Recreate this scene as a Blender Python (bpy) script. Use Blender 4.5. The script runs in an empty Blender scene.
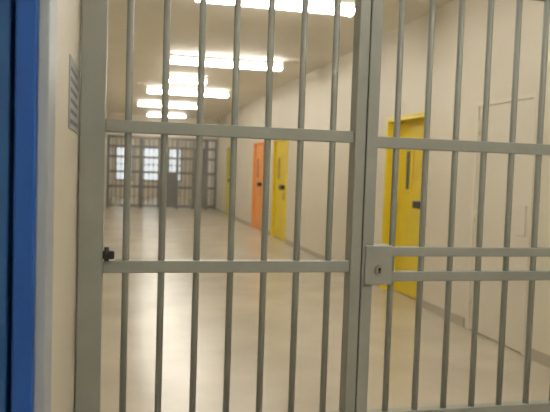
import bpy, bmesh, math
from mathutils import Vector, Matrix
scene=bpy.context.scene
scene.view_settings.view_transform='Standard'
scene.view_settings.exposure=0.0

# ---------------- materials ----------------
def mat(name,col,rough=0.5,metal=0.0,var=0.05,scale=3.0,bump=0.0,bscale=60,emit=0,spec=0.5,ecol=(1.0,0.955,0.86,1)):
    m=bpy.data.materials.new(name); m.use_nodes=True
    nt=m.node_tree; b=nt.nodes['Principled BSDF']
    tc=nt.nodes.new('ShaderNodeTexCoord')
    n=nt.nodes.new('ShaderNodeTexNoise'); n.inputs['Scale'].default_value=scale; n.inputs['Detail'].default_value=5
    nt.links.new(tc.outputs['Object'],n.inputs['Vector'])
    r=nt.nodes.new('ShaderNodeValToRGB')
    r.color_ramp.elements[0].position=0.3; r.color_ramp.elements[1].position=0.7
    c0=[max(0,c*(1-var)) for c in col]+[1]; c1=[min(1,c*(1+var)) for c in col]+[1]
    r.color_ramp.elements[0].color=c0; r.color_ramp.elements[1].color=c1
    nt.links.new(n.outputs['Fac'],r.inputs['Fac']); nt.links.new(r.outputs['Color'],b.inputs['Base Color'])
    b.inputs['Roughness'].default_value=rough; b.inputs['Metallic'].default_value=metal
    b.inputs['Specular IOR Level'].default_value=spec
    if bump>0:
        n2=nt.nodes.new('ShaderNodeTexNoise'); n2.inputs['Scale'].default_value=bscale
        nt.links.new(tc.outputs['Object'],n2.inputs['Vector'])
        bp=nt.nodes.new('ShaderNodeBump'); bp.inputs['Strength'].default_value=bump; bp.inputs['Distance'].default_value=0.01
        nt.links.new(n2.outputs['Fac'],bp.inputs['Height']); nt.links.new(bp.outputs['Normal'],b.inputs['Normal'])
    if emit>0:
        b.inputs['Emission Color'].default_value=ecol; b.inputs['Emission Strength'].default_value=emit
    return m
M_wall=mat('wall_paint',(0.72,0.665,0.56),0.5,var=0.03,scale=1.2,bump=0.08)
M_ceil=mat('ceiling_paint',(0.82,0.78,0.69),0.7,var=0.02,scale=1)
M_floor=mat('polished_concrete',(0.55,0.495,0.40),0.25,var=0.10,scale=1.3,bump=0.05,bscale=4,spec=0.45)
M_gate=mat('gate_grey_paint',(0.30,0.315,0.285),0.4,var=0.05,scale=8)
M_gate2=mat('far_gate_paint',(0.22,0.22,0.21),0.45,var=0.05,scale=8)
M_white=mat('white_door_paint',(0.74,0.69,0.59),0.4,var=0.02)
M_trim=mat('baseboard_paint',(0.48,0.44,0.36),0.5,var=0.03)  # the baseboard's own darker paint
M_yel=mat('yellow_paint',(0.84,0.66,0.035),0.35,var=0.04)
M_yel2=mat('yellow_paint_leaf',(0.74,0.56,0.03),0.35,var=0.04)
M_org=mat('orange_paint',(0.84,0.36,0.10),0.35,var=0.04)
M_olive=mat('yellow_green_paint',(0.60,0.54,0.14),0.4,var=0.04)
M_blue=mat('blue_paint',(0.015,0.10,0.44),0.3,var=0.05)
M_blue2=mat('blue_paint_light',(0.035,0.16,0.46),0.35,var=0.05)
M_pale=mat('pale_blue_edge',(0.40,0.45,0.50),0.45,var=0.03)
M_black=mat('black_metal',(0.02,0.02,0.02),0.35,var=0.1)
M_steel=mat('brushed_steel',(0.35,0.34,0.32),0.35,metal=0.7,var=0.08)
M_dark=mat('dark_glass',(0.10,0.10,0.07),0.15,var=0.05)
M_tube=mat('fluorescent_tube',(0.9,0.9,0.88),0.4,var=0.0,emit=34)
M_house=mat('fixture_enamel',(0.8,0.8,0.78),0.35,var=0.01)
M_sign=mat('sign_grey',(0.33,0.34,0.36),0.5,var=0.04)
M_ink=mat('sign_ink',(0.08,0.09,0.11),0.5,var=0.04)
M_day=mat('daylight_pane',(0.7,0.75,0.8),0.2,var=0.0,emit=0.8,ecol=(0.85,0.93,1.0,1))

# ---------------- helpers ----------------
def finish(bm,name,m,parent=None,smooth=False):
    me=bpy.data.meshes.new(name); bmesh.ops.recalc_face_normals(bm,faces=bm.faces); bm.to_mesh(me); bm.free()
    me.materials.append(m)
    o=bpy.data.objects.new(name,me); scene.collection.objects.link(o)
    if smooth:
        for p in me.polygons: p.use_smooth = len(p.vertices)==4
    if parent: o.parent=parent
    return o
def addbox(bm,lo,hi,bev=0):
    r=bmesh.ops.create_cube(bm,size=1)
    vs=r['verts']
    for v in vs:
        v.co=Vector([lo[i]+(v.co[i]+0.5)*(hi[i]-lo[i]) for i in range(3)])
    if bev>0:
        es=list({e for v in vs for e in v.link_edges})
        bmesh.ops.bevel(bm,geom=es,offset=bev,segments=2,affect='EDGES',profile=0.5)
def boxes(name,bs,m,parent=None,bev=0):
    bm=bmesh.new()
    for lo,hi in bs: addbox(bm,lo,hi,bev)
    return finish(bm,name,m,parent)
def addcyl(bm,p,q,r,seg=20):
    p=Vector(p);q=Vector(q);d=q-p
    mt=Matrix.Translation((p+q)/2)@d.to_track_quat('Z','Y').to_matrix().to_4x4()
    bmesh.ops.create_cone(bm,cap_ends=True,segments=seg,radius1=r,radius2=r,depth=d.length,matrix=mt)
def cyls(name,cs,m,parent=None):
    bm=bmesh.new()
    for p,q,r in cs: addcyl(bm,p,q,r)
    return finish(bm,name,m,parent,True)
def empty(name,loc=(0,0,0)):
    e=bpy.data.objects.new(name,None); scene.collection.objects.link(e); e.location=(0,0,0); e.empty_display_size=0.1
    return e

# ---------------- dims ----------------
H=3.16; XR=3.16; XL=-0.55; YE=22.6; YB=-3.0; YEND=31.0; GY=2.4
# ---------------- camera ----------------
F=650.0
cam_d=bpy.data.cameras.new('camera'); cam=bpy.data.objects.new('camera',cam_d); scene.collection.objects.link(cam)
cam_d.sensor_width=36; cam_d.lens=F/550*36; cam_d.clip_start=0.05
cam.matrix_world=Matrix.Translation((0,0,1.41))@Matrix.Rotation(math.radians(-13.2),4,'Z')@Matrix.Rotation(math.radians(86.95),4,'X')@Matrix.Rotation(math.radians(1.9),4,'Z')
cam_d.dof.use_dof=True; cam_d.dof.focus_distance=2.3; cam_d.dof.aperture_fstop=3.6
scene.camera=cam

# ---------------- room shell ----------------
boxes('floor',[((-1.4,YB,-0.15),(3.5,YEND+0.2,0))],M_floor)
boxes('ceiling',[((-1.4,YB,H),(3.5,YEND+0.2,H+0.15))],M_ceil)
# doors on right wall: (y0,y1,ztop)
doors=[(4.55,5.45,2.1,M_white,M_white,'white'),(6.42,7.5,2.1,M_yel,M_yel2,'yellow'),(12.5,13.7,2.1,M_yel,M_yel2,'yellow'),(14.7,15.9,2.1,M_org,M_org,'orange'),(19.1,20.2,2.1,M_olive,M_olive,'olive')]
segs=[];y=YB
for d in doors:
    segs.append(((XR,y,0),(XR+0.25,d[0],H))); segs.append(((XR,d[0],d[2]),(XR+0.25,d[1],H))); y=d[1]
segs.append(((XR,y,0),(XR+0.25,YEND,H)))
boxes('wall_right',segs,M_wall)
boxes('wall_left',[((XL-0.2,GY+0.06,0),(XL,YEND,H))],M_wall)
boxes('wall_end',[((XL-0.2,YEND,0),(XR+0.25,YEND+0.2,H))],M_wall)
boxes('wall_pier',[((-1.4,1.58,0),(-0.155,GY+0.05,H)),((-0.27,1.48,2.22),(-0.155,1.58,H)),((-1.4,1.48,2.22),(-0.27,1.58,H))],M_wall)
boxes('wall_left_vestibule',[((-1.4,YB,0),(-1.2,1.58,H))],M_wall)
boxes('wall_back',[((-1.4,YB-0.2,0),(XR+0.25,YB,H))],M_wall)
bb=[];y=GY+0.1
for d in doors:
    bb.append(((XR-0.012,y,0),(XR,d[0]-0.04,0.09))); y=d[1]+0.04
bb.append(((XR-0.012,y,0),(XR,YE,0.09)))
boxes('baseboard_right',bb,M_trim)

# doors
for i,(y0,y1,zt,mf,ml,kind) in enumerate(doors):
    e=empty('door_%d'%(i+1))
    if kind!='white':
        far=y0>10
        xf=XR+(0.03 if far else 0.11)
        boxes('frame',[((XR-0.03,y0,0),(XR+0.18,y0+0.05,zt)),((XR-0.03,y1-0.05,0),(XR+0.18,y1,zt)),((XR-0.03,y0+0.05,zt-0.05),(XR+0.18,y1-0.05,zt))],mf,e,0.004)
    else:
        boxes('frame',[((XR-0.008,y0,0),(XR+0.12,y0+0.04,zt)),((XR-0.008,y1-0.04,0),(XR+0.12,y1,zt)),((XR-0.008,y0+0.04,zt-0.04),(XR+0.12,y1-0.04,zt))],mf,e,0.003)
        xf=XR+0.002
    g=0.052 if kind!='white' else 0.042
    boxes('leaf',[((xf,y0+g,0.01),(xf+0.05,y1-g,zt-g))],ml,e,0.003)
    boxes('lock_plate',[((xf-0.012,y0+0.07,0.95),(xf,y0+0.19,1.2))],M_yel2 if kind=='yellow' else ml,e,0.004)
    if kind!='white':
        boxes('lock_case',[((xf-0.13,y0+0.08,1.05),(xf-0.012,y0+0.28,1.14))],M_black,e,0.008)
        cyls('pull_handle',[((xf-0.06,y0+0.12,0.85),(xf-0.06,y0+0.12,1.0),0.012),((xf-0.06,y0+0.12,0.87),(xf,y0+0.12,0.87),0.01),((xf-0.06,y0+0.12,0.98),(xf,y0+0.12,0.98),0.01)],M_steel,e)
        boxes('vision_slot_trim',[((xf-0.012,y1-0.50,1.2),(xf,y1-0.30,1.75))],ml,e,0.004)
        boxes('vision_slot',[((xf-0.016,y1-0.44,1.25),(xf-0.012,y1-0.35,1.70))],M_dark,e)
    cyls('hinges',[((xf-0.006,y1-0.06,z),(xf-0.006,y1-0.06,z+0.12),0.010) for z in (0.25,1.0,1.8)],ml,e)

# ---------------- near barred gate ----------------
gL=empty('barred_gate')
boxes('post_left',[((-0.150,GY-0.04,0),(-0.065,GY+0.04,H))],M_gate,gL,0.004)
XP0,XP1,XP2=0.862,0.908,0.958
barsL=[0.014+0.128*k for k in range(7)]
cyls('bars',[((b,GY,0.06),(b,GY,H-0.05),0.0125) for b in barsL],M_gate,gL)
boxes('rails',[((-0.065,GY-0.022,z),(XP0,GY+0.022,z+0.044)) for z in (0.05,0.42,1.027,1.53,2.15,H-0.08)],M_gate,gL,0.003)
boxes('post_right',[((XP0,GY-0.035,0),(XP1-0.003,GY+0.035,H))],M_gate,gL,0.004)
boxes('latch_body',[((-0.066,GY-0.045,1.08),(-0.025,GY-0.022,1.11))],M_black,gL,0.005)
cyls('latch_pin',[((-0.052,GY-0.05,1.075),(-0.052,GY-0.05,1.125),0.008)],M_black,gL)

gR=empty('barred_gate.001')
boxes('post_left',[((XP1+0.003,GY-0.03,0),(XP2,GY+0.03,H))],M_gate,gR,0.004)
barsR=[1.046+0.128*k for k in range(16)]
cyls('bars',[((b,GY,0.06),(b,GY,H-0.05),0.0125) for b in barsR],M_gate,gR)
boxes('rails',[((XP2,GY-0.022,z),(3.08,GY+0.022,z+h)) for z,h in ((0.05,0.042),(0.42,0.042),(0.99,0.038),(1.09,0.036),(1.515,0.044),(2.15,0.042),(H-0.08,0.042))],M_gate,gR,0.003)
boxes('post_right',[((3.08,GY-0.04,0),(XR,GY+0.04,H))],M_gate,gR,0.004)
boxes('lock_case',[((XP1+0.012,GY-0.042,0.98),(XP2+0.075,GY+0.042,1.135))],M_gate,gR,0.005)
cyls('keyhole_escutcheon',[((XP2+0.02,GY-0.048,1.04),(XP2+0.02,GY-0.04,1.04),0.018)],M_steel,gR)
cyls('keyhole',[((XP2+0.02,GY-0.050,1.043),(XP2+0.02,GY-0.045,1.043),0.006)],M_black,gR)
boxes('keyhole_slot',[((XP2+0.017,GY-0.050,1.028),(XP2+0.023,GY-0.0475,1.043))],M_black,gR)

scene.world=bpy.data.worlds.new('world')

# wall notice on the pier
sg=empty('wall_notice')
boxes('panel',[((-0.155,1.93,1.515),(-0.151,2.28,1.72))],M_sign,sg)
boxes('printing',[((-0.151,1.96,1.53+0.03*k),(-0.1503,2.25-0.03*(k%2),1.542+0.03*k)) for k in range(6)],M_ink,sg)

# far gate
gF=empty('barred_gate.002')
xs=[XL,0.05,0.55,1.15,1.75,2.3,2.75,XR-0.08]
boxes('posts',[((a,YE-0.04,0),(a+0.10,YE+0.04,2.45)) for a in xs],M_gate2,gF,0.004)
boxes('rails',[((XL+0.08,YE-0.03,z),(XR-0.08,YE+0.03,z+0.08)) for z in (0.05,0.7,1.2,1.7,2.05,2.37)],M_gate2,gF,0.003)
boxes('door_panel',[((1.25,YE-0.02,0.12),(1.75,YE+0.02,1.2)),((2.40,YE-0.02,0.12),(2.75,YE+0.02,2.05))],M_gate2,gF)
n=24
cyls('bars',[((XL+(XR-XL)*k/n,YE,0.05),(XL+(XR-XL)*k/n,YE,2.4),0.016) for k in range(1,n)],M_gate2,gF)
boxes('wall_header_far',[((XL,YE-0.06,2.46),(XR,YE+0.1,H))],M_wall)
for i,(a,b) in enumerate(((-0.3,0.35),(0.9,1.75),(2.1,2.6))):
    w=empty('window_%d'%(i+1))
    boxes('frame',[((a-0.08,YEND-0.06,0.75),(a,YEND,2.35)),((b,YEND-0.06,0.75),(b+0.08,YEND,2.35)),((a,YEND-0.06,2.27),(b,YEND,2.35)),((a,YEND-0.06,0.75),(b,YEND,0.83)),((a,YEND-0.05,1.5),(b,YEND,1.55))],M_gate2,w,0.003)
    boxes('pane',[((a,YEND-0.02,0.83),(b,YEND,2.27))],M_day,w)

# lights (Y, centre x, half length)
LL=((-1.6,0.9,0.8),(0.6,1.4,0.8),(3.6,1.45,0.8),(6.4,1.45,0.8),(10.3,1.55,0.88),(12.6,1.1,0.4),(14.6,1.36,0.88),(17.8,1.15,0.8),(21.2,1.3,0.6),(25,1.4,0.8),(28.5,1.4,0.8))  # first, behind camera, lights the gate; one at far gate brightens ceiling; both added
for i,(yy,cx,L) in enumerate(LL):
    nm='ceiling_light' if i==0 else 'ceiling_light.%03d'%i
    e=empty(nm)
    boxes('housing',[((cx-L,yy-0.10,H-0.045),(cx+L,yy+0.10,H))],M_house,e,0.01)
    boxes('end_caps',[((cx-L-0.02,yy-0.13,H-0.13),(cx-L,yy+0.13,H)),((cx+L,yy-0.13,H-0.13),(cx+L+0.02,yy+0.13,H))],M_house,e,0.003)
    cyls('tubes',[((cx-L,yy+s,H-0.10),(cx+L,yy+s,H-0.10),0.019) for s in (-0.07,0.07)],M_tube,e)

# blue door in the cross wall
bd=empty('door_6')
boxes('frame',[((-0.219,1.42,0),(-0.177,1.58,2.2)),((-1.2,1.42,0),(-1.13,1.58,2.2)),((-1.13,1.42,2.12),(-0.219,1.58,2.2))],M_blue,bd,0.004)
boxes('frame_edge',[((-0.177,1.44,0),(-0.155,1.58,2.2))],M_pale,bd,0.002)
boxes('leaf',[((-1.125,1.455,0.01),(-0.234,1.52,2.115))],M_blue2,bd,0.003)
